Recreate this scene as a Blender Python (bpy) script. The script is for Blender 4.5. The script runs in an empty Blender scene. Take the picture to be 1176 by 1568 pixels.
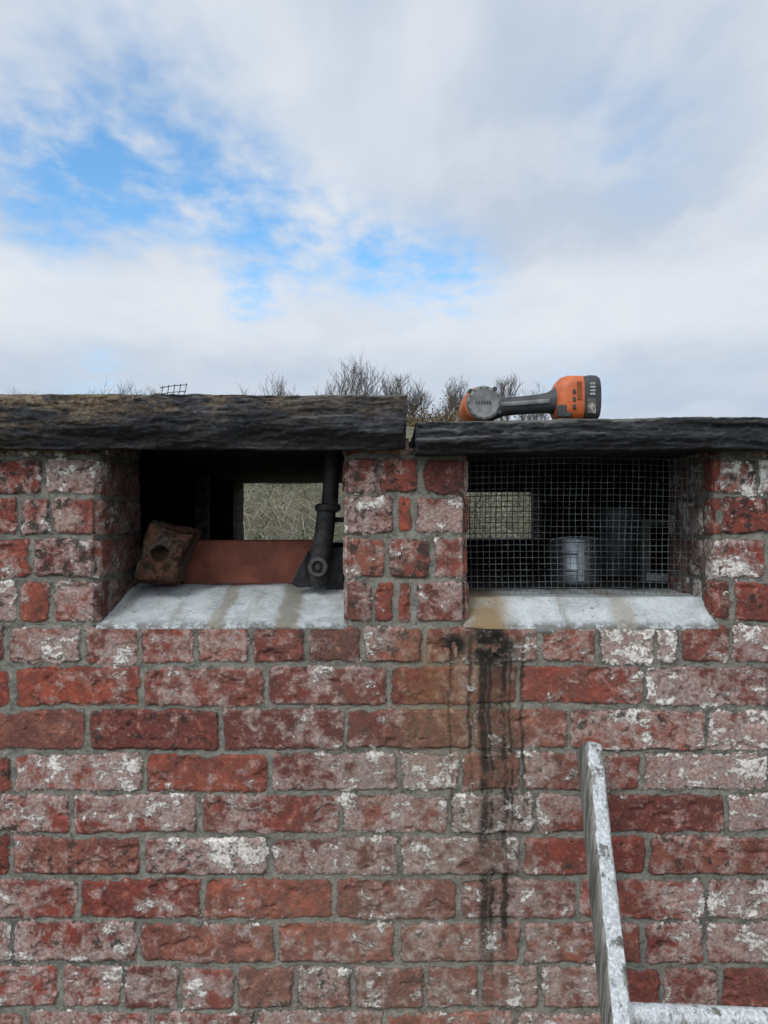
import bpy, math, random
import numpy as np
from mathutils import Vector, Matrix
random.seed(7); rng=np.random.default_rng(7)
H=1.55      # eye height above the ground
S=867.0     # image pixels per metre on the wall face
def X(p): return (p-588)/S
def Z(p): return (784-p)/S      # relative to eye height
sc=bpy.context.scene
# ------------------------------------------------------------ noise
def _h(xi,yi,s):
    h=(xi*374761393+yi*668265263+s*974634777)&0xffffffff
    h=((h^(h>>13))*1274126177)&0xffffffff
    h=((h^(h>>15))*2246822519)&0xffffffff
    return ((h^(h>>16))&0xffffffff)/4294967295.0
def vn(x,y,s=0):
    x=np.asarray(x,float); y=np.asarray(y,float)
    xi=np.floor(x).astype(np.int64); yi=np.floor(y).astype(np.int64)
    fx=x-xi; fy=y-yi; fx=fx*fx*(3-2*fx); fy=fy*fy*(3-2*fy)
    a=_h(xi,yi,s)*(1-fx)+_h(xi+1,yi,s)*fx
    b=_h(xi,yi+1,s)*(1-fx)+_h(xi+1,yi+1,s)*fx
    return (a*(1-fy)+b*fy)*2-1
def fbm(x,y,s=0,o=4,g=.5):
    r=0;a=1;t=0
    for i in range(o):
        r=r+a*vn(np.asarray(x)*2**i+i*17.3,np.asarray(y)*2**i+i*5.1,s+i); t+=a; a*=g
    return r/t
def ss(a,b,x):
    t=np.clip((x-a)/(b-a),0,1); return t*t*(3-2*t)
def terr(q,n):
    f=np.floor(q*n); return (f+ss(.8,1,q*n-f))/n
# ------------------------------------------------------------ mesh helpers
def mesh_np(name,co,quads,mat,parent=None,smooth=True,attrs=None):
    me=bpy.data.meshes.new(name)
    co=np.asarray(co,np.float32); quads=np.asarray(quads,np.int32)
    used=np.unique(quads); remap=-np.ones(len(co),np.int32); remap[used]=np.arange(len(used))
    co=co[used]; quads=remap[quads]; k=quads.shape[1]
    me.vertices.add(len(co)); me.vertices.foreach_set('co',co.ravel())
    me.loops.add(quads.size); me.loops.foreach_set('vertex_index',quads.ravel())
    me.polygons.add(len(quads)); me.polygons.foreach_set('loop_start',np.arange(0,quads.size,k,dtype=np.int32))
    me.update(calc_edges=True)
    me.polygons.foreach_set('use_smooth',np.full(len(quads),smooth))
    if attrs:
        for n,a in attrs.items():
            a=np.asarray(a,np.float32)[used]
            if a.ndim==1: me.attributes.new(n,'FLOAT','POINT').data.foreach_set('value',a)
            else: me.attributes.new(n,'FLOAT_VECTOR','POINT').data.foreach_set('vector',a.ravel())
    me.validate(); me.update()
    me.materials.append(mat)
    ob=bpy.data.objects.new(name,me); sc.collection.objects.link(ob)
    if parent: ob.parent=parent
    return ob
def gridq(nu,nv,closed_v=False):
    i=np.arange(nu-1)[:,None]; j=np.arange(nv if closed_v else nv-1)[None,:]
    j2=(j+1)%nv
    return np.stack([i*nv+j+0*i,(i+1)*nv+j,(i+1)*nv+j2,i*nv+j2+0*i],-1).reshape(-1,4)
def empty(name,loc=(0,0,0)):
    e=bpy.data.objects.new(name,None); e.location=loc; sc.collection.objects.link(e); e.empty_display_size=.1; return e
def pydata(name,v,f,mat,parent=None,smooth=False,bevel=0,seg=3,sub=0):
    me=bpy.data.meshes.new(name); me.from_pydata([tuple(a) for a in v],[],f); me.update(); me.materials.append(mat)
    ob=bpy.data.objects.new(name,me); sc.collection.objects.link(ob)
    if parent: ob.parent=parent
    if bevel:
        m=ob.modifiers.new('b','BEVEL'); m.width=bevel; m.segments=seg; m.limit_method='ANGLE'
    if sub:
        m=ob.modifiers.new('s','SUBSURF'); m.levels=sub; m.render_levels=sub
    if smooth:
        for p in me.polygons: p.use_smooth=True
    return ob
def box(name,x0,x1,y0,y1,z0,z1,mat,parent=None,bevel=0,rot=None):
    c=Vector(((x0+x1)/2,(y0+y1)/2,(z0+z1)/2)); v=[]
    for x in(x0,x1):
        for y in(y0,y1):
            for z in(z0,z1):
                p=Vector((x,y,z))
                if rot: p=Matrix.Rotation(rot[0],3,rot[1])@(p-c)+c
                v.append(p)
    f=[(0,1,3,2),(4,6,7,5),(0,4,5,1),(2,3,7,6),(0,2,6,4),(1,5,7,3)]
    return pydata(name,v,f,mat,parent,bevel=bevel,smooth=False)
def loft(name,secs,mat,parent=None,n=32,axis='X',cap=True,sub=0):
    v=[];f=[]
    for c,a,b,e in secs:
        for k in range(n):
            t=2*math.pi*k/n; cs,sn=math.cos(t),math.sin(t)
            p=a*math.copysign(abs(cs)**(2/e),cs); q=b*math.copysign(abs(sn)**(2/e),sn)
            if axis=='X': v.append((c[0],c[1]+p,c[2]+q))
            elif axis=='Y': v.append((c[0]+p,c[1],c[2]+q))
            else: v.append((c[0]+p,c[1]+q,c[2]))
    m=len(secs)
    for i in range(m-1):
        for k in range(n):
            k2=(k+1)%n; f.append((i*n+k,i*n+k2,(i+1)*n+k2,(i+1)*n+k))
    if cap: f.append(tuple(range(n))[::-1]); f.append(tuple((m-1)*n+k for k in range(n)))
    ob=pydata(name,v,f,mat,parent,smooth=True,sub=sub)
    me=ob.data
    import bmesh
    bm=bmesh.new(); bm.from_mesh(me); bmesh.ops.recalc_face_normals(bm,faces=bm.faces)
    for e in bm.edges:
        if len(e.link_faces)==2 and e.calc_face_angle(0)>math.radians(38): e.smooth=False
    bm.to_mesh(me); bm.free()
    return ob
def tubes(name,polys,mat,parent=None,k=3):
    V=[];Q=[];off=0
    for pts,rad in polys:
        pts=np.asarray(pts,float); n=len(pts); rad=np.broadcast_to(np.asarray(rad,float),(n,))
        t=np.gradient(pts,axis=0); t/=np.linalg.norm(t,axis=1)[:,None]+1e-12
        ref=np.array([0,0,1.]) if abs(t[0][2])<.9 else np.array([1.,0,0])
        a=np.cross(t,ref); a/=np.linalg.norm(a,axis=1)[:,None]+1e-12; b=np.cross(t,a)
        an=np.arange(k)*2*math.pi/k
        ring=pts[:,None,:]+rad[:,None,None]*(a[:,None,:]*np.cos(an)[None,:,None]+b[:,None,:]*np.sin(an)[None,:,None])
        V.append(ring.reshape(-1,3)); Q.append(gridq(n,k,True)+off); off+=n*k
    return mesh_np(name,np.concatenate(V),np.concatenate(Q),mat,parent,smooth=True)
# ------------------------------------------------------------ node helpers
class NT:
    def __init__(s,nt): s.nt=nt; nt.nodes.clear()
    def n(s,t,**kw):
        nd=s.nt.nodes.new(t)
        for k,v in kw.items(): setattr(nd,k,v)
        return nd
    def l(s,a,b): s.nt.links.new(a,b)
    def setin(s,sock,v):
        if isinstance(v,bpy.types.NodeSocket): s.l(v,sock)
        else: sock.default_value=v
    def m(s,op,a,b=None,c=None,clamp=False):
        nd=s.n('ShaderNodeMath',operation=op,use_clamp=clamp); s.setin(nd.inputs[0],a)
        if b is not None: s.setin(nd.inputs[1],b)
        if c is not None: s.setin(nd.inputs[2],c)
        return nd.outputs[0]
    def add(s,*a):
        r=a[0]
        for q in a[1:]: r=s.m('ADD',r,q)
        return r
    def mul(s,*a):
        r=a[0]
        for q in a[1:]: r=s.m('MULTIPLY',r,q)
        return r
    def vm(s,op,a,b=None):
        nd=s.n('ShaderNodeVectorMath',operation=op); s.setin(nd.inputs[0],a)
        if b is not None: s.setin(nd.inputs[1],b)
        return nd.outputs['Value'] if op in('DOT_PRODUCT','DISTANCE','LENGTH') else nd.outputs[0]
    def step(s,x,a,b,lo=0,hi=1):
        nd=s.n('ShaderNodeMapRange',interpolation_type='SMOOTHSTEP'); s.setin(nd.inputs[0],x)
        if a>b: a,b,lo,hi=b,a,hi,lo
        nd.inputs[1].default_value=a; nd.inputs[2].default_value=b; nd.inputs[3].default_value=lo; nd.inputs[4].default_value=hi
        return nd.outputs[0]
    def mix(s,f,a,b,t='MIX'):
        nd=s.n('ShaderNodeMix',data_type='RGBA',blend_type=t); s.setin(nd.inputs[0],f)
        for k,v in((6,a),(7,b)):
            if isinstance(v,tuple): v=(v+(1,))[:4]
            s.setin(nd.inputs[k],v)
        return nd.outputs[2]
    def noise(s,vec,scale,detail=4,rough=.5,dist=0):
        nd=s.n('ShaderNodeTexNoise'); 
        if vec is not None: s.l(vec,nd.inputs['Vector'])
        nd.inputs['Scale'].default_value=scale; nd.inputs['Detail'].default_value=detail
        nd.inputs['Roughness'].default_value=rough; nd.inputs['Distortion'].default_value=dist
        return nd.outputs[0]
    def ramp(s,x,stops):
        nd=s.n('ShaderNodeValToRGB'); s.l(x,nd.inputs[0]); r=nd.color_ramp
        while len(r.elements)<len(stops): r.elements.new(.5)
        for e,(p,c) in zip(r.elements,stops): e.position=p; e.color=tuple(c)+(1,)
        return nd.outputs[0]
    def scale(s,vec,v):
        return s.vm('MULTIPLY',vec,v)
def material(name,rough=.8,metal=0,spec=.5):
    mt=bpy.data.materials.new(name); mt.use_nodes=True; t=NT(mt.node_tree)
    o=t.n('ShaderNodeOutputMaterial'); b=t.n('ShaderNodeBsdfPrincipled'); t.l(b.outputs[0],o.inputs[0])
    b.inputs['Roughness'].default_value=rough; b.inputs['Metallic'].default_value=metal
    b.inputs['Specular IOR Level'].default_value=spec
    pos=t.n('ShaderNodeNewGeometry').outputs['Position']
    return mt,t,b,pos
def bump(t,b,h,strength=.5,dist=.003):
    n=t.n('ShaderNodeBump'); n.inputs['Strength'].default_value=strength; n.inputs['Distance'].default_value=dist
    t.l(h,n.inputs['Height']); t.l(n.outputs[0],b.inputs['Normal'])
def simple(name,c1,c2,scale=40,rough=.8,metal=0,bs=.3,bd=.002,spec=.5,detail=4,lo=.35,hi=.65):
    mt,t,b,pos=material(name,rough,metal,spec)
    n=t.noise(pos,scale,detail,.65); t.l(t.mix(t.step(n,lo,hi),c1,c2),b.inputs['Base Color'])
    if bs>0: bump(t,b,t.noise(pos,scale*3,3,.6),bs,bd)
    return mt
# ------------------------------------------------------------ brick material
def brick_material():
    mt,t,b,pos=material('weathered_brick',.9,0,.2)
    sd=t.n('ShaderNodeAttribute',attribute_name='sd').outputs['Fac']
    r=t.n('ShaderNodeAttribute',attribute_name='rnd').outputs['Vector']
    sp=t.n('ShaderNodeSeparateXYZ'); t.l(r,sp.inputs[0]); r1,r2,r3=sp.outputs
    ps=t.n('ShaderNodeSeparateXYZ'); t.l(pos,ps.inputs[0]); px,py,pz=ps.outputs
    fine=t.noise(pos,170,4,.7); med=t.noise(pos,45,5,.68,.3); big=t.noise(pos,10,3,.6)
    big2=t.noise(t.vm('ADD',pos,(7,3,1)),3.2,3,.55); med2=t.noise(t.vm('ADD',pos,(3.1,9.2,4.4)),26,6,.7,.4)
    fl=t.noise(t.scale(pos,(1,1,1.4)),23,9,.76,.3)
    dn=t.noise(t.vm('ADD',pos,(1,5,8)),50,6,.75,.3)
    # brick body
    body=t.ramp(r1,[(0,(.08,.028,.025)),(.2,(.15,.036,.027)),(.42,(.225,.044,.028)),(.6,(.15,.050,.040)),(.8,(.28,.062,.034)),(1,(.20,.085,.06))])
    body=t.mix(t.step(med2,.36,.60,0,.75),body,(.095,.032,.027))
    body=t.mix(t.step(med,.52,.68,0,.6),body,(.34,.095,.055))
    body=t.mix(t.step(dn,.50,.62,0,.50),body,(.05,.026,.023))
    body=t.mix(t.step(fine,.52,.72,0,.45),body,(.32,.18,.145))
    # pinkish scoured haze (patchy)
    pier=t.mul(t.step(t.m('ABSOLUTE',t.m('SUBTRACT',px,.04)),.16,.12),t.step(pz,H-.25,H-.2),-.05)
    hz=t.add(t.mul(med,.7),t.mul(fl,.6),t.mul(big,.7),t.mul(r2,.26),t.mul(big2,.3),pier)
    haze=t.step(hz,1.19,1.38,0,.80)
    body=t.mix(haze,body,t.mix(t.step(fine,.35,.7),(.23,.155,.135),(.42,.345,.31)))
    # lime / old paint flakes
    side=t.mul(t.step(px,.54,.60,0,.05),t.step(pz,H-.25,H-.15))
    fk=t.add(fl,t.mul(big,.42),t.mul(r2,.12),t.mul(big2,.22),side,t.mul(pier,.6))
    flake=t.step(fk,.955,.985)
    flake=t.mul(flake,t.step(t.add(t.mul(fine,.6),t.mul(med,.4)),.36,.46,.35,1))
    fcol=t.mix(t.step(fine,.35,.65),(.38,.34,.30),(.70,.65,.60))
    body=t.mix(flake,body,fcol)
    # soot / dark moss speckle
    up=t.step(pz,H-.30,H+.0,0,.06)
    dk=t.add(dn,t.mul(r3,.13),up)
    body=t.mix(t.step(dk,.675,.72,0,.85),body,(.030,.025,.022))
    # mortar
    mo=t.mix(t.step(med,.35,.65),(.105,.098,.083),(.215,.20,.168))
    mo=t.mix(t.step(fine,.45,.7,0,.5),mo,(.29,.275,.24))
    mo=t.mix(t.step(big,.45,.65,0,.6),mo,(.105,.108,.09))
    mo=t.mix(t.step(dn,.56,.65,0,.65),mo,(.045,.04,.033))
    e=t.add(sd,t.mul(t.m('SUBTRACT',med,.5),.018),t.mul(t.m('SUBTRACT',fine,.5),.009),t.mul(t.m('SUBTRACT',big,.5),.014),t.mul(t.m('SUBTRACT',fl,.5),.012))
    isb=t.step(e,-.0012,.0010)
    col=t.mix(isb,mo,body)
    gap=t.mul(t.step(t.m('ABSOLUTE',t.m('ADD',e,.0006)),.0020,.0004),t.step(med2,.46,.58,.0,.55))
    col=t.mix(gap,col,(.05,.042,.035))
    # greenish-tan dust over central zone
    du=t.mul(t.step(t.m('ABSOLUTE',t.m('SUBTRACT',px,.04)),.5,.05,.1,1),t.step(big2,.38,.62,.1,.5),t.step(pz,H-.18,H-.22,.3,1))
    col=t.mix(du,col,t.mix(.5,col,(.20,.175,.125)))
    # ochre run-off below the right sill corner
    och=t.mul(t.step(t.m('ABSOLUTE',t.m('SUBTRACT',px,.12)),.14,.03),t.step(pz,H-.52,H-.32,0,.5),t.step(med,.3,.6),t.step(pz,H-.20,H-.235))
    col=t.mix(och,col,(.20,.115,.05))
    # thin broken drip lines
    wob=t.mul(t.m('SUBTRACT',t.noise(t.scale(pos,(0,0,1)),7,3,.6),.5),.030)
    xw=t.add(px,wob,t.mul(t.m('SUBTRACT',med,.5),.014))
    tot=None
    for q,wd,zb,a in((741,.0080,1490,.95),(751,.004,1500,.9),(772,.0055,1500,.95),(782,.003,1330,.85),(800,.003,1260,.8),(720,.0035,1220,.7),(690,.0025,1280,.55),(763,.028,1400,.5)):
        c=t.mul(t.step(t.m('ABSOLUTE',t.m('SUBTRACT',xw,X(q))),wd*1.7,wd*.4),t.step(pz,H+Z(zb)-.10,H+Z(zb)+.14,0,a))
        tot=c if tot is None else t.m('MAXIMUM',tot,c)
    brk=t.step(t.add(t.mul(dn,.6),t.mul(big,.5)),.43,.58,.2,1)
    stain=t.mul(tot,brk,t.step(pz,H-.205,H-.225),t.step(t.mul(flake,isb),0,1,1,.5))
    col=t.mix(stain,col,(.022,.017,.013))
    dd=t.vm('DISTANCE',t.scale(pos,(1,0,1)),(.19,0,H-.233)); mb=t.mul(t.step(dd,.065,.02),t.step(fl,.40,.50))
    dd2=t.vm('DISTANCE',t.scale(pos,(1,0,1)),(.125,0,H-.235)); mb2=t.mul(t.step(dd2,.035,.01),t.step(med2,.45,.5))
    col=t.mix(t.m('MAXIMUM',mb,mb2),col,(.015,.013,.011))
    # colour darkens with depth on the reveals and inside the shed
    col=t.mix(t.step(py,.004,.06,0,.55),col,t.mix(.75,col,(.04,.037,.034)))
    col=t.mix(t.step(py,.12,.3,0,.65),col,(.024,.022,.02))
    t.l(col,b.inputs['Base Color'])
    hh=t.add(t.mul(fine,.5),t.mul(med,.8),t.mul(flake,.45),t.mul(isb,.5))
    bump(t,b,hh,.8,.0045)
    return mt
BR=brick_material()
# ------------------------------------------------------------ brick layout
rows_px=[514,577,639,700,759,822,888,956,1018,1083,1150,1213,1277,1342,1409,1477,1546,1612,1678,1744,1810,1876,1942,2008,2074,2140,2206]
J={639:[60,150,560,640,715,1150],700:[68,150,527,580,645,715,1160],759:[30,80,150,527,606,634,715,1102,1240],822:[50,150,527,592,662,715,1102,1175],
 888:[28,80,150,527,572,606,633,715,1120],956:[10,128,214,300,384,472,556,650,735,828,915,1005,1040,1118],1018:[20,217,408,597,793,988],
 1083:[-55,135,338,528,724,872,1082],1150:[20,222,412,612,706,800,982],1213:[110,305,522,688,820,925,1112],1277:[18,217,415,612,800,990],
 1342:[120,312,512,702,886,1082],1409:[20,212,424,610,800,985,1080],1477:[92,188,276,362,452,541,652,736,828,922,1012,1104],
 1546:[40,232,392,590,790,985]}
rowb=np.array(sorted([Z(p) for p in rows_px]))
joints=[]
for i in range(len(rowb)-1):
    p=int(round(784-rowb[i+1]*S)); base=J.get(p)
    if base is None: base=[(95 if i%2 else 0)+random.uniform(-8,8)+196*k for k in range(0,6)]
    a=list(base)
    while a[0]>-1400: a.insert(0,a[0]-196+random.uniform(-7,7))
    while a[-1]<2600: a.append(a[-1]+196+random.uniform(-7,7))
    joints.append(np.array([X(q) for q in a]))
LO=(X(150),X(527)); RO=(X(715),X(1098)); ZB=Z(963)
def bricks(u,v,seed=0):
    wu=u+.0035*fbm(u*22,v*22,3+seed,3); wv=v+.0040*fbm(u*7,v*7,11+seed,2)+.0022*fbm(u*30,v*30,14+seed,2)
    ri=np.clip(np.searchsorted(rowb,wv)-1,0,len(rowb)-2)
    dv0=wv-rowb[ri]; dv1=rowb[ri+1]-wv
    du=np.zeros_like(u); bi=np.zeros(u.shape,np.int64); uc=np.zeros_like(u)
    for r in np.unique(ri):
        m=ri==r; j=joints[r]; k=np.clip(np.searchsorted(j,wu[m])-1,0,len(j)-2)
        du[m]=np.minimum(wu[m]-j[k],j[k+1]-wu[m]); bi[m]=k; uc[m]=wu[m]-(j[k]+j[k+1])/2
    r64=ri.astype(np.int64)
    rnd=np.stack([_h(bi,r64,91+seed),_h(bi,r64,57+seed),_h(bi,r64,33+seed)],-1); r4=_h(bi,r64,17+seed); r5=_h(bi,r64,71+seed)
    tilt=(r4-.5)*.03*uc
    hw=.0036+.0016*r5
    dv=np.minimum(dv0+tilt+(r4-.5)*.003,dv1-tilt-(r4-.5)*.003)
    a=np.maximum(dv-hw,-.006); b_=np.maximum(du-hw-.0004,-.006)
    R=.005+.006*r4; sd=np.minimum(a,b_)
    both=(a<R)&(b_<R)&(a>-.001)&(b_>-.001); sd=np.where(both,R-np.sqrt(np.maximum(R-a,0)**2+np.maximum(R-b_,0)**2),sd)
    sd=sd+.0034*fbm(u*60,v*60,21+seed,4,.6)
    hb=.0032*ss(-.001,.004,sd)*(.3+1.2*rnd[...,2]) + .0012*fbm(u*55,v*55,5+seed,4,.6)*ss(0,.004,sd)
    hb-=.0040*ss(.28,.5,fbm(u*20,v*30,70+seed,4,.6))*ss(0,.004,sd)
    hb+=.0022*fbm(u*60,v*60,41+seed,4,.6)*(1-ss(0,.003,sd))
    return sd,rnd,hb
def patch(name,org,U,V,N,u0,u1,v0,v1,res,parent,holes=(),edges=(),seed=0,uoff=0):
    nu=max(2,int(round((u1-u0)/res))+1); nv=max(2,int(round((v1-v0)/res))+1)
    us=np.linspace(u0,u1,nu); vs=np.linspace(v0,v1,nv)
    for (a,b,c,d) in holes:
        for e in(a,b):
            if u0<e<u1: us[np.abs(us-e).argmin()]=e
        for e in(c,d):
            if v0<e<v1: vs[np.abs(vs-e).argmin()]=e
    u,v=np.meshgrid(us,vs,indexing='ij')
    sd,rnd,h=bricks(u+uoff,v,seed)
    for (k,e,lo,hi) in edges:
        d=np.abs(u-e); inz=(v>lo)&(v<hi)
        rr=.004+.005*(.5+.5*fbm(v*30,v*3,8,3))
        h=np.where(inz,h-(.009*(1-ss(0,1,d/(rr*1.6)))),h)
    co=np.array(org)+u[...,None]*np.array(U)+v[...,None]*np.array(V)+h[...,None]*np.array(N)
    q=gridq(nu,nv)
    um=(us[:-1]+us[1:])/2; vm_=(vs[:-1]+vs[1:])/2
    UU,VV=np.meshgrid(um,vm_,indexing='ij'); keep=np.ones(UU.shape,bool)
    for (a,b,c,d) in holes: keep&=~((UU>a)&(UU<b)&(VV>c)&(VV<d))
    q=q[keep.ravel()]
    n=np.cross(U,V)
    if np.dot(n,N)<0: q=q[:,::-1]
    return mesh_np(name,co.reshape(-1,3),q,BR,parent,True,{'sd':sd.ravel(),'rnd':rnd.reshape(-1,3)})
house=empty('brick_outbuilding')
TH=.20; DEP=1.55
o=(0,0,H)
XU=(1,0,0); ZU=(0,0,1)
hs=[(LO[0],LO[1],ZB,9),(RO[0],RO[1],ZB,9),(X(626),9,.113,9)]
ed=[('u',LO[0],ZB,9),('u',LO[1],ZB,9),('u',RO[0],ZB,9),('u',RO[1],ZB,9)]
patch('front_wall',o,XU,ZU,(0,-1,0),-.80,.80,-.95,.130,.0021,house,hs,ed)
patch('front_wall_left',o,XU,ZU,(0,-1,0),-1.7,-.80,-.95,.130,.006,house)
patch('front_wall_right',o,XU,ZU,(0,-1,0),.80,1.7,-.95,.118,.006,house)
patch('front_wall_base',o,XU,ZU,(0,-1,0),-1.7,1.7,-H-.1,-.95,.008,house)
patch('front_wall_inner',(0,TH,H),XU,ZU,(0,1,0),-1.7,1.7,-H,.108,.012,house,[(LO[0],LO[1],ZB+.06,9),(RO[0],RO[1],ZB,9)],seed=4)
YU=(0,1,0)
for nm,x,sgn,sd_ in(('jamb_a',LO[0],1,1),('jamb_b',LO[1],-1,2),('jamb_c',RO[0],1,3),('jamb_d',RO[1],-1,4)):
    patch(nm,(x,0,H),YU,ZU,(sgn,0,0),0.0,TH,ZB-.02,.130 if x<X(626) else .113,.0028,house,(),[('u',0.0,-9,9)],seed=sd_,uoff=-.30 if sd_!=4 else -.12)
FL=(-.612,-.10); FR=(.18,.64); FZ=(-.125,.124); FRZ=(-.112,.086)
yf=DEP
fh=[(FL[0],FL[1],FZ[0],FZ[1]),(FR[0],FR[1],FRZ[0],FRZ[1])]
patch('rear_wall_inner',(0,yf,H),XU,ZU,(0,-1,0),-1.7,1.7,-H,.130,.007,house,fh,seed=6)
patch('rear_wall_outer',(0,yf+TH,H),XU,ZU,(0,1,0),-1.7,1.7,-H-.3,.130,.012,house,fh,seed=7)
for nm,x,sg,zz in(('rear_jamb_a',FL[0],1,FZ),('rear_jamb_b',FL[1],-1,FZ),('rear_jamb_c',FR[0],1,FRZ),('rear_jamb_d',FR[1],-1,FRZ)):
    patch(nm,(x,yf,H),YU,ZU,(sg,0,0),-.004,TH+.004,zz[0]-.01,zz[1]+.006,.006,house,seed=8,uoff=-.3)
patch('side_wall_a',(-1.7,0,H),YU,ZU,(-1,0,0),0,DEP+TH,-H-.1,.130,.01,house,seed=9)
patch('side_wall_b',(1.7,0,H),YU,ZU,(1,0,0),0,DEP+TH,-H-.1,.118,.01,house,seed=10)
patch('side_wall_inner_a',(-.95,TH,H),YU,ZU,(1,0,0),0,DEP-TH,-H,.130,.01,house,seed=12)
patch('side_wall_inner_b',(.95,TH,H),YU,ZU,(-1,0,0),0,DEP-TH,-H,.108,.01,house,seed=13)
patch('partition_a',(-.05,TH,H),YU,ZU,(-1,0,0),0,DEP-TH,-H,.130,.01,house,seed=14)  # unseen dividing wall, added to darken the inside
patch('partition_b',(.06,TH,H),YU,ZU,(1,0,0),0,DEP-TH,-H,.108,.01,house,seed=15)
DARKC=simple('dirty_concrete',(.05,.045,.04),(.12,.11,.10),20)
box('rear_sill_a',FL[0],FL[1],yf+.003,yf+TH-.003,H+FZ[0]-.04,H+FZ[0],DARKC,house,.004)
box('rear_sill_b',FR[0],FR[1],yf+.003,yf+TH-.003,H+FRZ[0]-.04,H+FRZ[0],DARKC,house,.004)
# ------------------------------------------------------------ sills
def sill_material():
    mt,t,b,pos=material('sill_render',.75,0,.35)
    ps=t.n('ShaderNodeSeparateXYZ'); t.l(pos,ps.inputs[0]); px,py,pz=ps.outputs
    n=t.noise(pos,22,6,.65); f=t.noise(pos,150,4,.7); st=t.noise(t.scale(pos,(1,.12,.12)),26,4,.55); m=t.noise(t.vm('ADD',pos,(3,3,3)),60,6,.75)
    c=t.mix(t.step(n,.3,.65),(.29,.315,.31),(.47,.50,.505)); c=t.mix(t.step(f,.4,.7,0,.4),c,(.60,.61,.60))
    c=t.mix(t.step(st,.54,.66,0,.6),c,(.22,.20,.155))
    c=t.mix(t.step(m,.58,.67,0,.7),c,(.12,.11,.09))
    edge=t.mul(t.step(pz,H-.190,H-.203),t.step(t.add(m,t.mul(n,.5)),.62,.80)); c=t.mix(t.mul(edge,.8),c,(.07,.062,.05))
    a=t.mul(t.step(t.m('ABSOLUTE',t.m('SUBTRACT',px,.155)),.095,.04),t.step(n,.3,.55,.5,.95))
    c=t.mix(a,c,(.21,.14,.065))
    xx=t.add(px,t.mul(t.m('SUBTRACT',n,.5),.05))
    c=t.mix(t.step(t.m('ABSOLUTE',t.m('SUBTRACT',xx,-.175)),.03,.01,0,.75),c,(.17,.15,.105))
    c=t.mix(t.step(t.m('ABSOLUTE',t.m('SUBTRACT',xx,-.30)),.02,.006,0,.6),c,(.20,.17,.11))
    c=t.mix(t.step(t.m('ABSOLUTE',t.m('SUBTRACT',xx,.43)),.03,.01,0,.5),c,(.22,.18,.12))
    t.l(c,b.inputs['Base Color']); bump(t,b,t.add(f,n,t.mul(m,.6)),.6,.004); return mt
SILL=sill_material()
def sill(name,x0,x1,prof,seed):
    P=np.array(prof); d=np.r_[0,np.cumsum(np.linalg.norm(np.diff(P,axis=0),axis=1))]
    s=np.linspace(0,d[-1],int(d[-1]/.003)); ys=np.interp(s,d,P[:,0]); zs=np.interp(s,d,P[:,1])
    for _ in range(2):
        ys[1:-1]=(ys[:-2]+ys[1:-1]*2+ys[2:])/4; zs[1:-1]=(zs[:-2]+zs[1:-1]*2+zs[2:])/4
    xs=np.linspace(x0,x1,int((x1-x0)/.003)); x,k=np.meshgrid(xs,np.arange(len(s)),indexing='ij')
    y=ys[k]; z=zs[k]; sv=s[k]
    fr=1-ss(.02,.06,sv)
    z=z+.0030*fbm(x*20,sv*20,seed,4)+fr*.006*fbm(x*14,x*0,seed+3,4,.6); y=y+fr*.006*fbm(x*30,sv*30,seed+5,4,.6)
    co=np.stack([x,y,z+H],-1)
    mesh_np(name,co.reshape(-1,3),gridq(len(xs),len(s)),SILL,house,True)
sill('sill_left',LO[0]-.004,LO[1]+.006,[(.03,-.228),(.005,-.214),(-.001,-.206),(.006,-.198),(.16,-.150),(.20,-.149),(.212,-.155),(.212,-.20)],3)
sill('sill_right',RO[0]-.006,RO[1]+.006,[(.03,-.228),(.005,-.214),(-.001,-.206),(.006,-.198),(.058,-.157),(.10,-.158),(.212,-.16),(.212,-.20)],13)
# ------------------------------------------------------------ slate slabs (roof)
def slate_material(name,brown):
    mt,t,b,pos=material(name,.75,0,.3)
    ps=t.n('ShaderNodeSeparateXYZ'); t.l(pos,ps.inputs[0]); px,py,pz=ps.outputs
    lay=t.noise(t.scale(pos,(1,1,5)),18,7,.7,.4); f=t.noise(pos,140,5,.75); m=t.noise(t.vm('ADD',pos,(4,2,6)),22,6,.7)
    c=t.mix(t.step(lay,.35,.68),(.008,.008,.009),(.036,.037,.042))
    c=t.mix(t.step(m,.55,.66,0,.6),c,(.07,.076,.088)); c=t.mix(t.step(f,.56,.68,0,.5),c,(.11,.11,.105))
    if brown:
        a=t.mul(t.step(px,.02,-.65,.30,1),t.step(pz,H+.130,H+.190,.2,1),t.step(t.noise(t.scale(pos,(1,1,2.5)),11,6,.75,.3),.43,.54))
        c=t.mix(a,c,t.mix(t.step(f,.4,.6),(.085,.052,.03),(.20,.15,.095)))
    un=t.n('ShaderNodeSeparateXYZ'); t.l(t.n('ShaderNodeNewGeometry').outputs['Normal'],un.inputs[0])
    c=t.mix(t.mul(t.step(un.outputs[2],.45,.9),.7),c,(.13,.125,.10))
    c=t.mix(t.step(un.outputs[2],-.9,-.5,.85,0),c,(.006,.006,.006))  # underside shade put into the colour: down-facing surfaces near black
    t.l(c,b.inputs['Base Color']); bump(t,b,t.add(t.mul(lay,1.2),t.mul(f,.7),t.mul(m,.5)),.9,.007); return mt
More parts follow.
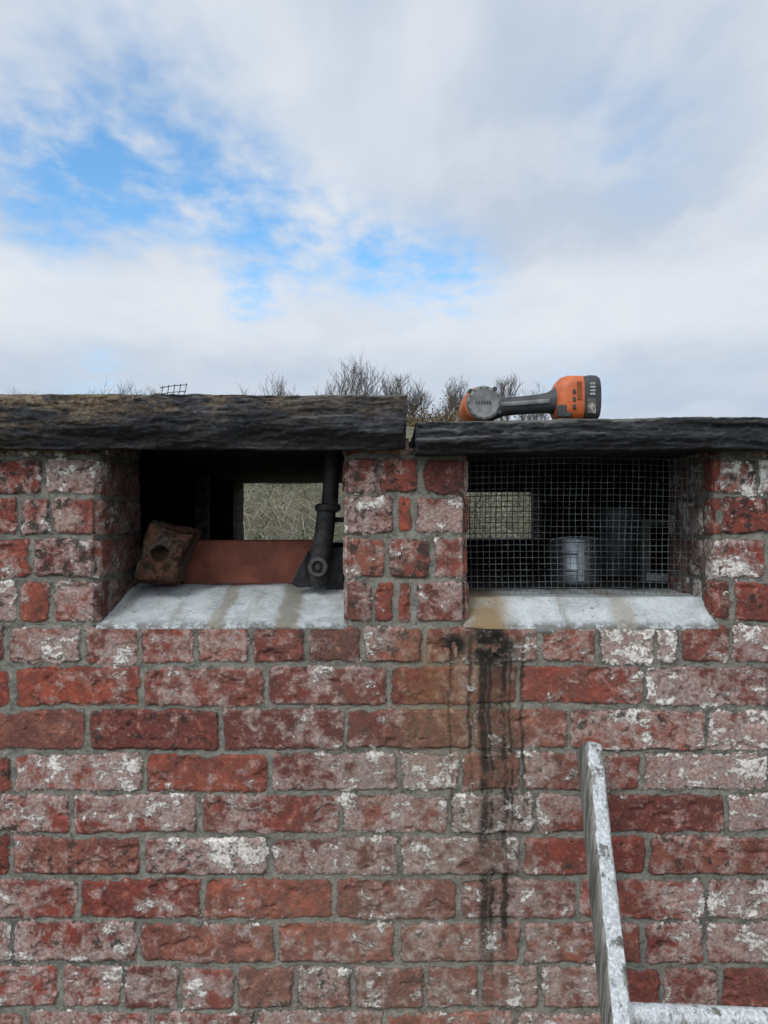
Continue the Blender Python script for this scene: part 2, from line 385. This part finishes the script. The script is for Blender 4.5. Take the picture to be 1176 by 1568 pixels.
def slab(name,x0,x1,zt,zb,y0,y1,mat,seed,tilt=0,rag0=.0,rag1=.0,under=.016,lip=0.0):
    yb=np.geomspace(.0025,1,34)
    top=[(y0+(y1-y0)*a,zt) for a in yb[::-1]]
    zl=zb-lip; nf=int((zt-zl)/.0022); front=[(y0,zt+(zl-zt)*(i+.5)/nf) for i in range(nf)]
    bot=[(y0+(y1-y0)*a,zb-lip*float(1-ss(.02,.085,(y1-y0)*a))) for a in yb]
    P=np.array(top+front+bot); n=len(P)
    xs=np.linspace(x0,x1,int((x1-x0)/.0026)); x,k=np.meshgrid(xs,np.arange(n),indexing='ij')
    y=P[k,0].copy(); z=P[k,1].copy(); th=zt-zl
    tt=np.clip((z-zl)/th,0,1); isf=(k>=len(top))&(k<len(top)+nf)
    near=1-ss(0,.05,y-y0)
    warp=.25*fbm(x*7,tt*2,seed+50,3)
    d=.018*(terr(.5+.5*fbm(x*3.5+warp,tt*3.0+warp,seed,3),8)-.5)
    d=d+.010*(terr(.5+.5*fbm(x*9,tt*8+warp*4,seed+9,3),6)-.5)
    d=d+.0035*np.abs(fbm(x*30,tt*18,seed+19,4,.6))+.0018*fbm(x*110,tt*26,seed+29,3)
    d=d+under*(1-ss(0,.38,tt+.1*fbm(x*9,x*0,seed+61,3)))+.006*ss(.88,1,tt)*(.5+.8*fbm(x*12,x*0,seed+62,3))
    y=y+near*d
    istop=k<len(top)
    z=z+near*np.where(istop,.4,1)*(.0030*fbm(x*6,x*0,seed+7,3)+.0018*fbm(x*50,x*0,seed+17,3))+(.0030*fbm(x*11,y*11,seed+1,3)+.0012*fbm(x*50,y*50,seed+2,3))*(~isf)
    z=z+(x-x0)*tilt
    endm=ss(x1-.05,x1,x); x=x+endm*rag1*(fbm(tt*4+y*8,tt*7+y*9,seed+30,4)+.6*terr(.5+.5*vn(tt*3,y*5,seed+33),3)); 
    st=1-ss(x0,x0+.05,x); x=x+st*rag0*fbm(tt*4+y*8,tt*7+y*9,seed+31,4)
    co=np.stack([x,y,z+H],-1).reshape(-1,3)
    q=gridq(len(xs),n,True)[:,::-1]
    ob=mesh_np(name,co,q,mat,house,True)
    for tag,i in(('a',0),('b',len(xs)-1)):
        V=co.reshape(len(xs),n,3)[i]; h=n//2; quads=[]
        for a in range(h-1): quads.append((a,a+1,n-2-a,n-1-a))
        mesh_np(name+'_end_'+tag,V,np.array(quads),mat,house,False)
    return ob
SL1=slate_material('lichened_slate',True); SL2=slate_material('slate',False)
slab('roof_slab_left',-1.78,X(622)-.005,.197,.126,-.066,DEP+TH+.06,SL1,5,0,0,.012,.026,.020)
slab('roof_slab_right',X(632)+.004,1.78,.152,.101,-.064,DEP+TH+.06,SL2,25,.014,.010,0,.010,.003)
# ------------------------------------------------------------ wire mesh screens
WIRE=simple('galvanised_wire',(.04,.045,.045),(.15,.16,.16),30,.55,.5,bs=0)
RUST=simple('dark_wire',(.03,.025,.02),(.08,.06,.04),60,.7,.3,bs=0)
def screen(name,x0,x1,z0,z1,y,cell,rad,mat,seed,bul=.01,parent=None):
    P=[]
    def w(x,z): return np.stack([x+.0014*vn(x*20,z*20,seed)+.0030*vn(z*9,x*4,seed+1), y+bul*vn(x*5,z*5,seed+2)+.0*x, H+z+.0016*vn(x*9,z*22,seed+3)+.005*vn(x*3,z*3,seed+5)],-1)
    n=int((x1-x0)/cell)
    for i in range(n+1):
        x=x0+i*cell; zz=np.linspace(z0+.004*vn(i*.7,0,9),z1,26); P.append((w(np.full_like(zz,x),zz),rad))
    m=int((z1-z0)/cell)
    for j in range(m+1):
        z=z0+j*cell; xx=np.linspace(x0,x1,46); P.append((w(xx,np.full_like(xx,z)),rad))
    return tubes(name,P,mat,parent,4)
screen('wire_mesh_screen',RO[0]+.002,RO[1]-.004,-.154,.10,.064,.0115,.00052,WIRE,3,.004)
screen('wire_mesh_screen',.15,.66,-.13,.10,yf-.03,.0215,.0014,RUST,5,.01)
# ------------------------------------------------------------ inner ledge and objects inside
SB=simple('sooty_board',(.015,.013,.012),(.05,.04,.035),30)
box('inner_ledge',.07,.90,TH+.015,.62,H-.185,H-.16,SB,house,.003)
box('inner_ledge_left',-.90,-.06,TH+.015,.50,H-.20,H-.175,SB,house,.003)
GAL=simple('galvanised_steel',(.20,.22,.24),(.42,.45,.47),12,.42,.85,.1)
def can(name,cx,cy,z0,r,h,mat):
    e=empty(name,(0,0,0))
    prof=[(0,r*.98),(.004,r),(h*.28,r),(h*.30,r*1.03),(h*.33,r),(h*.66,r),(h*.68,r*1.03),(h*.71,r),(h-.006,r),(h-.004,r*1.035),(h,r*1.035),(h,r*.94),(h-.02,r*.94)]
    loft('body',[((cx,cy,H+z0+a),b_,b_,2) for a,b_ in prof],mat,e,48,'Z'); return e
c1=can('metal_can',.435,.36,-.16,.058,.098,GAL)
box('seam_strip',.428,.442,.298,.3005,H-.155,H-.07,GAL,c1,.001)
tubes('wire_handle',[(np.stack([.435+.060*np.cos(np.linspace(.2,math.pi-.2,20)),np.full(20,.335),H-.068+.012*np.sin(np.linspace(.2,math.pi-.2,20))],-1),.0015)],GAL,c1,6)
can('metal_can',.60,.55,-.16,.07,.17,simple('dull_steel',(.07,.075,.08),(.14,.145,.15),12,.6,.5,.1))
WOODP=simple('painted_wood',(.25,.25,.24),(.42,.42,.40),40,.7); DKW=simple('dark_wood',(.03,.03,.028),(.08,.075,.07),40)
fr=empty('wooden_frame')
box('rail_low',.58,.80,.30,.32,H-.158,H-.140,WOODP,fr,.002,(math.radians(3),'Y'))
box('stile',.57,.59,.302,.318,H-.158,H-.02,DKW,fr,.002)
box('rail_top',.57,.80,.304,.316,H-.03,H-.015,DKW,fr,.002)
# post and cross rail standing in the dim left compartment
fp=empty('timber_frame')
GT=simple('grey_timber',(.09,.085,.08),(.20,.19,.175),30)
box('post',-.640,-.600,1.10,1.14,0,H+.124,GT,fp,.003)
box('cross_rail',-.93,-.602,1.105,1.13,H-.085,H-.070,GT,fp,.003)
# terracotta tile
TER=simple('terracotta',(.15,.042,.026),(.27,.085,.05),14,.8,bs=.5,bd=.002,detail=6)
tt_=empty('terracotta_tile')
v=[]; n=24
for i in range(n+1):
    a=i/n; x=-.425+a*.285; yb=.235-.012*math.sin(a*math.pi)
    for (dy,z) in((0,-.18),(0,-.062+.001*i/n),(.016,-.058),(.016,-.18)): v.append((x,yb+dy,H+z))
f=[]
for i in range(n):
    for k in range(4): f.append((i*4+k,i*4+(k+1)%4,(i+1)*4+(k+1)%4,(i+1)*4+k))
f.append((0,3,2,1)); f.append((n*4,n*4+1,n*4+2,n*4+3))
pydata('tile_body',v,f,TER,tt_,bevel=.004)
box('tile_nib',-.40,-.36,.251,.27,H-.075,H-.06,TER,tt_,.003)
# broken brick with a core hole
mt,t,b,pos=material('rusty_brick',.95,0,.15)
n1=t.noise(pos,40,7,.75,.4); n2=t.noise(pos,130,5,.7); n3=t.noise(t.vm('ADD',pos,(2,2,2)),22,5,.6)
c=t.mix(t.step(n1,.38,.62),(.022,.015,.012),(.11,.050,.030)); c=t.mix(t.step(n3,.50,.60,0,.8),c,(.075,.066,.053)); c=t.mix(t.step(n2,.60,.7,0,.6),c,(.22,.12,.08))
t.l(c,b.inputs['Base Color']); bump(t,b,t.m('ADD',n1,n2),1,.009); RB=mt
def chunk():
    import bmesh
    yk=.085; sc_=(1.2+yk)/1040
    def w(px,py): return ((px-588)*sc_,H+(784-py)*sc_)
    N=44
    left=[(198,893),(206,862),(214,836),(226,801)]; right=[(270,894),(274,868),(287,842),(294,817)]
    def lerp(L,t):
        s=t*(len(L)-1); i=min(int(s),len(L)-2); f_=s-i; return ((L[i][0]*(1-f_)+L[i+1][0]*f_),(L[i][1]*(1-f_)+L[i+1][1]*f_))
    D=12; bm=bmesh.new(); dep=.062
    def P(a,b_,c_):
        l=lerp(left,b_); r=lerp(right,b_); px=l[0]+(r[0]-l[0])*a; py=l[1]+(r[1]-l[1])*a
        x,z=w(px,py); y=yk+dep*c_+.012*(b_-.2)
        hx,hz=w(246,849); dd=math.hypot(x-hx,z-hz)
        if c_==0:
            q=float(terr(.5+.5*fbm(x*22,z*22,31,3),4)); y+=.022*(q-.4)+.006*float(fbm(x*60,z*60,3,4)); y+=.035*(1-min(1,max(0,(dd-.012)/.006)))
            ed_=min(a,1-a,b_,1-b_); y+=.012*max(0,1-ed_/.12)**2
        k=.010; zz=float(fbm(z*24+c_*2,y*24+a*2,7,4,.6)); z+=(k*zz)*(0.3+.7*b_); x+=k*float(fbm(x*24,y*24+b_*2,9,4,.6))
        return (x,y,z)
    g={}
    def V(i,j,k):
        key=(i,j,k)
        if key not in g: g[key]=bm.verts.new(P(i/N,j/N,k/D))
        return g[key]
    def face(a,b_,c_,d_): bm.faces.new((a,b_,c_,d_)).smooth=True
    for i in range(N):
        for j in range(N):
            face(V(i,j,0),V(i+1,j,0),V(i+1,j+1,0),V(i,j+1,0)); face(V(i,j,D),V(i,j+1,D),V(i+1,j+1,D),V(i+1,j,D))
    for i in range(N):
        for k in range(D):
            face(V(i,0,k),V(i,0,k+1),V(i+1,0,k+1),V(i+1,0,k)); face(V(i,N,k),V(i+1,N,k),V(i+1,N,k+1),V(i,N,k+1))
            face(V(0,i,k),V(0,i+1,k),V(0,i+1,k+1),V(0,i,k+1)); face(V(N,i,k),V(N,i,k+1),V(N,i+1,k+1),V(N,i+1,k))
    me=bpy.data.meshes.new('broken_brick'); bm.to_mesh(me); bm.free(); me.materials.append(RB)
    ob=bpy.data.objects.new('broken_brick',me); sc.collection.objects.link(ob)
chunk()
# black iron pipe fitting
BI=simple('black_iron',(.012,.012,.012),(.035,.034,.033),50,.65,.0,.4,.001,.3)
BI2=simple('worn_iron',(.025,.025,.026),(.065,.062,.06),90,.6,.1)
pf=empty('iron_pipe_fitting')
def pl(px,py,y): k=(1.2+y)/1040; return ((px-588)*k,y,H+(784-py)*k)
yp=.12
loft('upper_pipe',[(pl(510,680,yp),.0150,.0150,2),(pl(505,772,yp),.0160,.0160,2)],BI,pf,32,'Z')
loft('collar',[(pl(502,771,yp),.016,.016,2),(pl(502,773,yp),.0245,.0245,2),(pl(502,780,yp),.0255,.0255,2),(pl(501,784,yp),.020,.020,2)],BI,pf,32,'Z')
loft('lower_pipe',[(pl(500,782,yp),.0185,.0185,2),(pl(497,815,yp),.0190,.0190,2),(pl(492,842,yp),.0205,.020,2),(pl(488,862,yp),.0215,.020,2),(pl(487,886,yp),.0205,.018,2),(pl(487,898,yp),.012,.012,2)],BI,pf,32,'Z')
c=pl(487,868,yp-.02)
loft('ring',[((c[0],c[1]+.012,c[2]),.019,.019,2),((c[0],c[1]-.004,c[2]),.019,.019,2),((c[0],c[1]-.006,c[2]),.017,.017,2),((c[0],c[1]-.006,c[2]),.012,.012,2),((c[0],c[1]+.002,c[2]),.011,.011,2)],BI2,pf,32,'Y')
loft('bolt',[((c[0],c[1]+.002,c[2]),.007,.007,2),((c[0],c[1]-.006,c[2]),.006,.006,2)],BI,pf,6,'Y')
a=pl(445,893,.10);d_=pl(472,842,.12);e_=pl(480,899,.12);g_=pl(461,862,.11); a2_=pl(455,900,.11)
vv=[a,g_,d_,e_,a2_]; vv2=[(p[0],p[1]+.02,p[2]) for p in vv]; m5=len(vv)
pydata('foot',vv+vv2,[(0,1,2,3,4),(9,8,7,6,5)]+[(i,i+5,(i+1)%5+5,(i+1)%5) for i in range(5)],BI,pf,bevel=.003)
q0=pl(498,900,.15);q1=pl(527,700,.15)
box('back_plate',q0[0],q1[0],.15,.162,H-.16,pl(0,838,.15)[2],BI,pf,.003)
box('bracket',q0[0]-.004,q1[0],.142,.150,pl(0,800,.15)[2],pl(0,792,.15)[2],BI,pf,.001)
# ------------------------------------------------------------ cordless driver on the right slab
ORG=simple('orange_plastic',(.34,.065,.010),(.46,.10,.018),60,.5,0,.08,.0005)
BLK=simple('black_rubber',(.014,.014,.015),(.03,.03,.031),60,.6,0,.3,.0006)
GRY=simple('grey_plastic',(.09,.09,.085),(.17,.17,.165),60,.6,0,.2,.0005)
LBL=simple('worn_label',(.06,.055,.05),(.30,.27,.22),55,.6,lo=.45,hi=.6)
MK=simple('marking',(.02,.02,.02),(.05,.05,.05),bs=0); MK2=simple('pale_marking',(.2,.2,.19),(.34,.34,.32),bs=0)
dr=empty('cordless_driver')
zt=.1575; hx=.1705; hz=zt+.031
def R(y,r,dx=0,dz=0): return ((hx+dx,y,H+hz+dz),r,r,2)
loft('motor_body',[R(-.020,.0285,-.002),R(-.014,.0305,-.002),R(.03,.0305,-.002),R(.07,.030),R(.10,.026),R(.125,.018),R(.15,.014),R(.165,.013)],ORG,dr,48,'Y')
loft('end_cap',[R(-.014,.0304,.002),R(-.024,.0300,.002),R(-.0285,.0280,.002),R(-.0300,.0250,.002),R(-.0296,.0232,.002),R(-.0296,.004,.002)],GRY,dr,48,'Y')
for k in range(14):
    an=2*math.pi*k/14; cx=hx+.002+.0264*math.cos(an); cz=H+hz+.0264*math.sin(an)
    box('vent_%d'%k,cx-.0016,cx+.0016,-.0302,-.027,cz-.0012,cz+.0012,BLK,dr)
for k in range(6):
    box('badge_mark_%d'%k,hx-.012+k*.0045,hx-.0092+k*.0045,-.0302,-.0295,H+hz-.0028,H+hz+.0028,MK,dr)
for an in(.9,2.4,-.5):
    loft('screw',[((hx+.002+.0305*math.cos(an),-.021,H+hz+.0305*math.sin(an)),.0045,.0045,2),((hx+.002+.0305*math.cos(an),-.028,H+hz+.0305*math.sin(an)),.0040,.0040,2)],BLK,dr,16,'Y')
loft('handle',[((.186,.010,H+hz-.003),.022,.026,2.2),((.200,.010,H+hz-.003),.020,.0205,2.4),((.214,.010,H+hz-.001),.018,.0165,2.4),((.240,.010,H+hz+.001),.017,.0160,2.4),((.27,.010,H+hz+.0035),.017,.0165,2.4),((.290,.010,H+hz+.006),.019,.0180,2.4),((.304,.010,H+hz+.009),.026,.024,2.6),((.314,.010,H+hz+.011),.030,.029,2.8)],BLK,dr,40,'X')
loft('handle_seam',[((.205,-.0085,H+hz),.0016,.004,2),((.29,-.0105,H+hz+.006),.0016,.004,2)],GRY,dr,16,'X')
fz=H+zt+.0425
def F(x,a,b_,e=3.6,dz=0): return ((x,.012,fz+dz),a,b_,e)
loft('battery_foot',[F(.301,.024,.022,3,-.006),F(.305,.033,.031,3.2,-.003),F(.312,.037,.037),F(.322,.038,.0405),F(.347,.038,.0405)],ORG,dr,48,'X')
loft('battery_pack',[F(.3472,.0365,.039,4),F(.360,.0385,.0405,4.5),F(.370,.0385,.0400,4.5),F(.3755,.037,.037,4),F(.3775,.033,.031,3.5)],BLK,dr,48,'X')
for k in range(3):
    box('slot_%d'%k,.3265,.3315,-.0275,-.020,fz-.022+k*.013,fz-.014+k*.013,BLK,dr,.0008)
box('badge',.334,.3415,-.0275,-.020,fz-.006,fz+.026,simple('badge_dark',(.10,.03,.01),(.22,.05,.01)),dr,.0008)
box('foot_grip',.300,.325,-.0268,-.018,fz-.036,fz-.026,BLK,dr,.003)
box('clip',.300,.316,-.027,-.018,fz-.034,fz-.014,BLK,dr,.003)
box('label',.352,.366,-.0282,-.022,fz-.030,fz-.004,LBL,dr,.001)
for k in range(4): box('label_mark_%d'%k,.356,.365,-.0282,-.0225,fz+.002+k*.006,fz+.006+k*.006,MK2,dr,.0005)
# wire offcut on the left slab
P=[]
def oc(a,b_): return (X(243)+a*.036+.006*b_,.0+.02*a,H+.196+b_*.026+a*.008)
for i in range(5): P.append((np.array([oc(i/4*1.0,-.1+.02*i),oc(i/4+.05,.55),oc(i/4+.02,1.05)]),.0008))
for j in range(3): P.append((np.array([oc(-.08,j/2.2),oc(.5,j/2.2+.06),oc(1.08,j/2.2+.02)]),.0008))
P.append((np.array([oc(-.2,.0),oc(-.16,.5),oc(0.0,.35),oc(.12,.05)]),.0022))
tubes('wire_mesh_offcut',P,RUST,None,5)
# ------------------------------------------------------------ ladder
mt,t,b,pos=material('flaking_white_wood',.8,0,.3)
g=t.noise(t.scale(pos,(1,1,.12)),90,5,.65); m_=t.noise(t.scale(pos,(1,1,.4)),50,6,.75,.3); f_=t.noise(pos,200,4,.7)
wd=t.mix(t.step(g,.35,.65),(.07,.068,.058),(.23,.225,.20)); pt=t.mix(t.step(f_,.4,.65),(.33,.34,.345),(.54,.555,.56))
gs=t.n('ShaderNodeSeparateXYZ'); t.l(t.n('ShaderNodeNewGeometry').outputs['Normal'],gs.inputs[0])
pk=t.add(m_,t.step(gs.outputs[0],-.8,-.3,-.25,0))
c=t.mix(t.step(pk,.41,.50),wd,pt); c=t.mix(t.step(t.noise(pos,90,6,.8),.60,.68,0,.8),c,(.06,.055,.05))
t.l(c,b.inputs['Base Color']); bump(t,b,t.add(g,m_),.7,.003); LAD=mt
ld=empty('wooden_ladder')
def rail(name,xt,xb):
    topz=H-.392; ylean=.62; top=np.array([xt,-.052,topz]); botm=np.array([xb,-.052-ylean*topz*.98,-.0])
    ax=(botm-top); L=np.linalg.norm(ax); ax/=L; side=np.array([1,0,0.]); side-=ax*side.dot(ax); side/=np.linalg.norm(side); nrm=np.cross(side,ax)
    if nrm[1]>0: nrm=-nrm
    n=40; nl=int(L/.006); V=[]
    for i in range(nl):
        s=L*i/(nl-1); e=min(1,s/.012); e2=.55+.45*math.sqrt(1-(1-e)**2)
        for k in range(n):
            a=2*math.pi*k/n; cs,sn=math.cos(a),math.sin(a); ex=2/5
            p=.0155*math.copysign(abs(cs)**ex,cs); q=.032*math.copysign(abs(sn)**ex,sn)
            V.append(top+ax*s+side*p*e2+nrm*q*e2+ (side*p+nrm*q)*.08*float(fbm(s*30,k*.35,3,3)))
    mesh_np(name,np.array(V),gridq(nl,n,True),LAD,ld)
    pydata(name+'_top',[tuple(p) for p in V[:n]],[tuple(range(n))],LAD,ld)
    return top,ax
t1,ax=rail('rail_left',X(903)-.018,X(903)-.090); t2,ax2=rail('rail_right',X(903)+.36,X(903)+.40)
for i in range(5):
    s=(.368+.25*i); p=t1+ax*s; q=t2+ax2*(s+.014)
    if p[2]<.08: continue
    pts=np.linspace(p-np.array([.012,0,0]),q,16)
    tubes('rung_%d'%i,[(pts,.0145)],LAD,ld,16)
    loft('nail_%d'%i,[((p[0]+.006,p[1]-.030,p[2]-.008),.004,.004,2),((p[0]+.006,p[1]-.034,p[2]-.008),.003,.003,2)],BI2,ld,12,'Y')
# ------------------------------------------------------------ ground and hillside
def gz(x,y):
    x=np.asarray(x,float); y=np.asarray(y,float)
    s=ss(3,21,y); return s*4.1+.35*s*fbm(x*.12,y*.12,2,4)+.03*fbm(x*1.1,y*1.1,3,3)*ss(2.5,5,y)
a=np.sinh(np.linspace(-6.2,6.2,221)); a=a/a.max()*400
b2=np.sinh(np.linspace(-5.0,6.2,261)); b2=b2/b2.max()*400
gx,gy=np.meshgrid(a,b2,indexing='ij'); co=np.stack([gx,gy,gz(gx,gy)],-1).reshape(-1,3)
mt,t,b,pos=material('rough_grass',.95,0,.1)
n1=t.noise(pos,.8,4,.6); n2=t.noise(pos,14,6,.7); n3=t.noise(pos,3,4,.6)
c=t.mix(t.step(n1,.4,.6),(.075,.085,.045),(.13,.12,.07)); c=t.mix(t.step(n2,.45,.62,0,.6),c,(.20,.19,.13)); c=t.mix(t.step(n3,.5,.65,0,.7),c,(.045,.05,.03))
t.l(c,b.inputs['Base Color']); bump(t,b,n2,1,.05)
mesh_np('ground',co,gridq(221,261),mt)
P=[]
for i in range(4200):
    x=random.uniform(-6,6); y=random.uniform(5.0,12.5); z=float(gz(x,y)); L=random.uniform(.5,1.3); an=random.uniform(0,2*math.pi); hgt=random.uniform(.15,.6)
    s=np.linspace(0,1,6); wv=random.uniform(-.3,.3)
    P.append((np.stack([x+L*s*math.cos(an)+wv*np.sin(s*3),y+L*s*math.sin(an),z-.03+hgt*np.sin(s*2.6)],-1),(1-s*.7)*random.uniform(.004,.009)))
tubes('bramble_thicket',P,simple('dead_bramble',(.07,.062,.048),(.30,.27,.21),1.6,.9,bs=0))
P=[]
for i in range(6000):
    x=random.uniform(-6,6); y=random.uniform(4.5,12.5); z=float(gz(x,y)); h_=random.uniform(.10,.28)
    s=np.linspace(0,1,4); dx=random.uniform(-.15,.15);dy=random.uniform(-.15,.1)
    P.append((np.stack([x+dx*s*s,y+dy*s*s,z-.02+h_*s],-1),(1-s*.85)*.006))
tubes('dry_grass',P,simple('dry_grass_blades',(.07,.085,.04),(.22,.20,.12),3,.9,bs=0))
# ------------------------------------------------------------ bare trees
BARK=simple('bare_twigs',(.06,.052,.045),(.11,.095,.08),3,.9,bs=0)
def tree(name,x,y,top,spread,seed):
    rd=random.Random(seed); P=[]; z0=float(gz(x,y))-.1; Ht=top-z0
    def br(p,d,L,r,dep):
        n=5 if dep<3 else 4; pts=[np.array(p)]; dd=np.array(d)
        for i in range(n):
            dd=dd+np.array([rd.gauss(0,.12),rd.gauss(0,.12),rd.gauss(.09,.08)]); dd/=np.linalg.norm(dd); pts.append(pts[-1]+dd*L/n)
        rr=np.linspace(r,r*.55,n+1); P.append((np.array(pts),rr))
        if dep>=5: return
        nb=rd.choice([3,4,5]) if dep<4 else rd.choice([2,3])
        for k in range(nb):
            f=.3+.7*(k+rd.random()*.6)/nb; ii=min(n,max(1,int(f*n+.5))); base=pts[ii]
            an=rd.uniform(0,2*math.pi); up=rd.uniform(.6,1.3)
            nd=dd*up+np.array([math.cos(an),math.sin(an),rd.uniform(.0,.6)])*rd.uniform(.4,.8)*spread; nd/=np.linalg.norm(nd)
            br(base,nd,L*rd.uniform(.55,.78),max(.006,r*.52),dep+1)
    br((x,y,z0),(0,0,1),Ht*.42,Ht*.022,0)
    mz=np.percentile([p[-1,2] for p,_ in P],97); k=(top-z0)/(mz-z0)
    P=[(np.stack([x+(p[:,0]-x)*k,y+(p[:,1]-y)*k,z0+(p[:,2]-z0)*k],-1),r) for p,r in P]
    return tubes(name,P,BARK)
def tp(px,py,d): return (px-588)/1040*d, d-1.2, H+(784-py)/1040*d
for px,py,d,sp in((550,556,30,1.1),(590,572,32,1.0),(440,584,34,1.1),(500,574,36,1.0),(620,588,33,1.0),(668,584,29,1.0),(775,578,31,1.1),(735,590,36,1.1),(190,592,46,1.2),(215,590,44,1.2),(140,596,50,1.2),(8,594,46,1.1),(820,602,36,1.2),(395,600,48,1.2),(645,596,34,1.1)):
    x,y,z=tp(px,py,d); tree('bare_tree',x,y,z,sp,int(px))
V=[];Q=[]
for i in range(9000):
    cx,cy=random.choice([(2.1,20.5),(1.4,21),(2.6,22),(3.3,21.5),(.6,21.5)]); r=np.array([random.gauss(0,.45),random.gauss(0,.35),abs(random.gauss(0,.30))])
    p=np.array([cx,cy,float(gz(cx,cy))])+r; s=random.uniform(.02,.045); a1=np.array([random.gauss(0,1) for _ in range(3)]); a1/=np.linalg.norm(a1); a2=np.cross(a1,[random.gauss(0,1) for _ in range(3)]); a2/=np.linalg.norm(a2)
    k=len(V); V+= [p-a1*s,p-a2*s*.6,p+a1*s,p+a2*s*.6]; Q.append((k,k+1,k+2,k+3))
mesh_np('hedge',np.array(V),np.array(Q),simple('russet_leaves',(.04,.04,.02),(.17,.10,.045),1.5,.9,bs=0),smooth=False)
# ------------------------------------------------------------ sky, sun
sd_=Vector((-.38,-.62,.70)).normalized(); el=math.asin(sd_.z); az=math.atan2(sd_.x,sd_.y)
w=bpy.data.worlds.new('World'); sc.world=w; w.use_nodes=True; t=NT(w.node_tree)
out=t.n('ShaderNodeOutputWorld'); bg=t.n('ShaderNodeBackground'); t.l(bg.outputs[0],out.inputs[0]); STR=.15; bg.inputs[1].default_value=STR
sky=t.n('ShaderNodeTexSky',sky_type='NISHITA',sun_disc=False); sky.sun_elevation=el; sky.sun_rotation=az; sky.altitude=0; sky.air_density=1.2; sky.dust_density=.4; sky.ozone_density=2.5
blue=t.mix(1,sky.outputs[0],(.95,1.35,1.5),'MULTIPLY')
d=t.n('ShaderNodeTexCoord').outputs['Generated']; d=t.vm('NORMALIZE',d)
s_=t.n('ShaderNodeSeparateXYZ'); t.l(d,s_.inputs[0]); dz=t.m('ADD',t.m('MAXIMUM',s_.outputs[2],0.0),.10)
cb=t.n('ShaderNodeCombineXYZ'); t.l(t.m('DIVIDE',s_.outputs[0],dz),cb.inputs[0]); t.l(t.m('DIVIDE',s_.outputs[1],dz),cb.inputs[1]); pc=cb.outputs[0]
streak=t.noise(t.scale(pc,(1.5,.8,1)),1.3,4,.5,.15)
rip=t.noise(t.scale(pc,(1.2,1.0,1)),8.5,3,.55,.15)
rip2=t.noise(t.scale(t.vm('ADD',pc,(3,1,0)),(1.3,.7,1)),3.2,4,.55,.2)
soft=t.noise(t.vm('ADD',pc,(5,2,0)),1.0,3,.45,.2)
def dirv(px,py): return tuple(Vector(((px-588)/1040,1,(784-py)/1040)).normalized())
blob=None
for px,py,r_,wt in((20,270,.17,.48),(120,285,.14,.42),(230,300,.14,.42),(340,325,.13,.42),(440,350,.13,.42),(540,380,.13,.48),(640,410,.13,.56),(730,425,.10,.42),(400,440,.10,.30),(375,465,.07,.35),(60,60,.24,.26),(300,140,.20,.28),(200,200,.16,.18),(930,165,.17,.26),(1030,260,.14,.18),(150,592,.10,.36),(860,585,.12,.24),(420,240,.15,.16)):
    x=t.mul(t.step(t.vm('DISTANCE',d,dirv(px,py)),r_,0),wt); blob=x if blob is None else t.m('ADD',blob,x)
cov=t.m('SUBTRACT',1.05,blob)
cov=t.m('ADD',cov,t.mul(t.m('SUBTRACT',streak,.5),.5))
cov=t.m('ADD',cov,t.mul(t.m('SUBTRACT',rip,.5),t.m('ADD',.08,t.mul(blob,2.0))))
cov=t.m('ADD',cov,t.mul(t.m('SUBTRACT',rip2,.5),t.m('ADD',.25,t.mul(blob,1.3))))
cov=t.step(cov,-.12,1.0)
cc=t.mix(t.step(soft,.35,.65),(.53,.61,.73),(.69,.75,.83)); cc=t.mix(t.step(streak,.45,.65,0,.6),cc,(.76,.80,.87)); cc=t.mix(t.step(rip2,.4,.65,0,.35),cc,(.80,.83,.88))
bd=t.mul(t.step(t.m('ABSOLUTE',t.m('SUBTRACT',s_.outputs[2],.27)),.09,.02),.45); cc=t.mix(bd,cc,(.84,.87,.91))
low=t.step(s_.outputs[2],.26,.18,0,.6); cc=t.mix(low,cc,(.52,.61,.74))
glow=t.step(t.vm('DOT_PRODUCT',d,tuple(sd_)),.1,1,1,2.6)
scn=t.n('ShaderNodeVectorMath',operation='SCALE'); t.l(cc,scn.inputs[0]); t.l(t.m('MULTIPLY',glow,1/STR),scn.inputs['Scale'])
t.l(t.mix(cov,blue,scn.outputs[0]),bg.inputs[0])
lt=bpy.data.lights.new('sun','SUN'); lt.energy=1.45; lt.angle=math.radians(22); lt.color=(1,.97,.92)
lo=bpy.data.objects.new('sun',lt); lo.rotation_euler=sd_.to_track_quat('Z','Y').to_euler(); sc.collection.objects.link(lo); lo.location=(-3,-5,7)
# ------------------------------------------------------------ camera
cam=bpy.data.cameras.new('camera'); co_=bpy.data.objects.new('camera',cam); sc.collection.objects.link(co_)
co_.location=(0,-1.2,H); co_.rotation_euler=(math.pi/2,0,0); cam.sensor_fit='VERTICAL'; cam.sensor_height=36; cam.lens=18/(784/1040); cam.clip_end=2000; cam.clip_start=.02
sc.camera=co_
sc.view_settings.view_transform='Standard'; sc.view_settings.look='None'; sc.view_settings.exposure=0
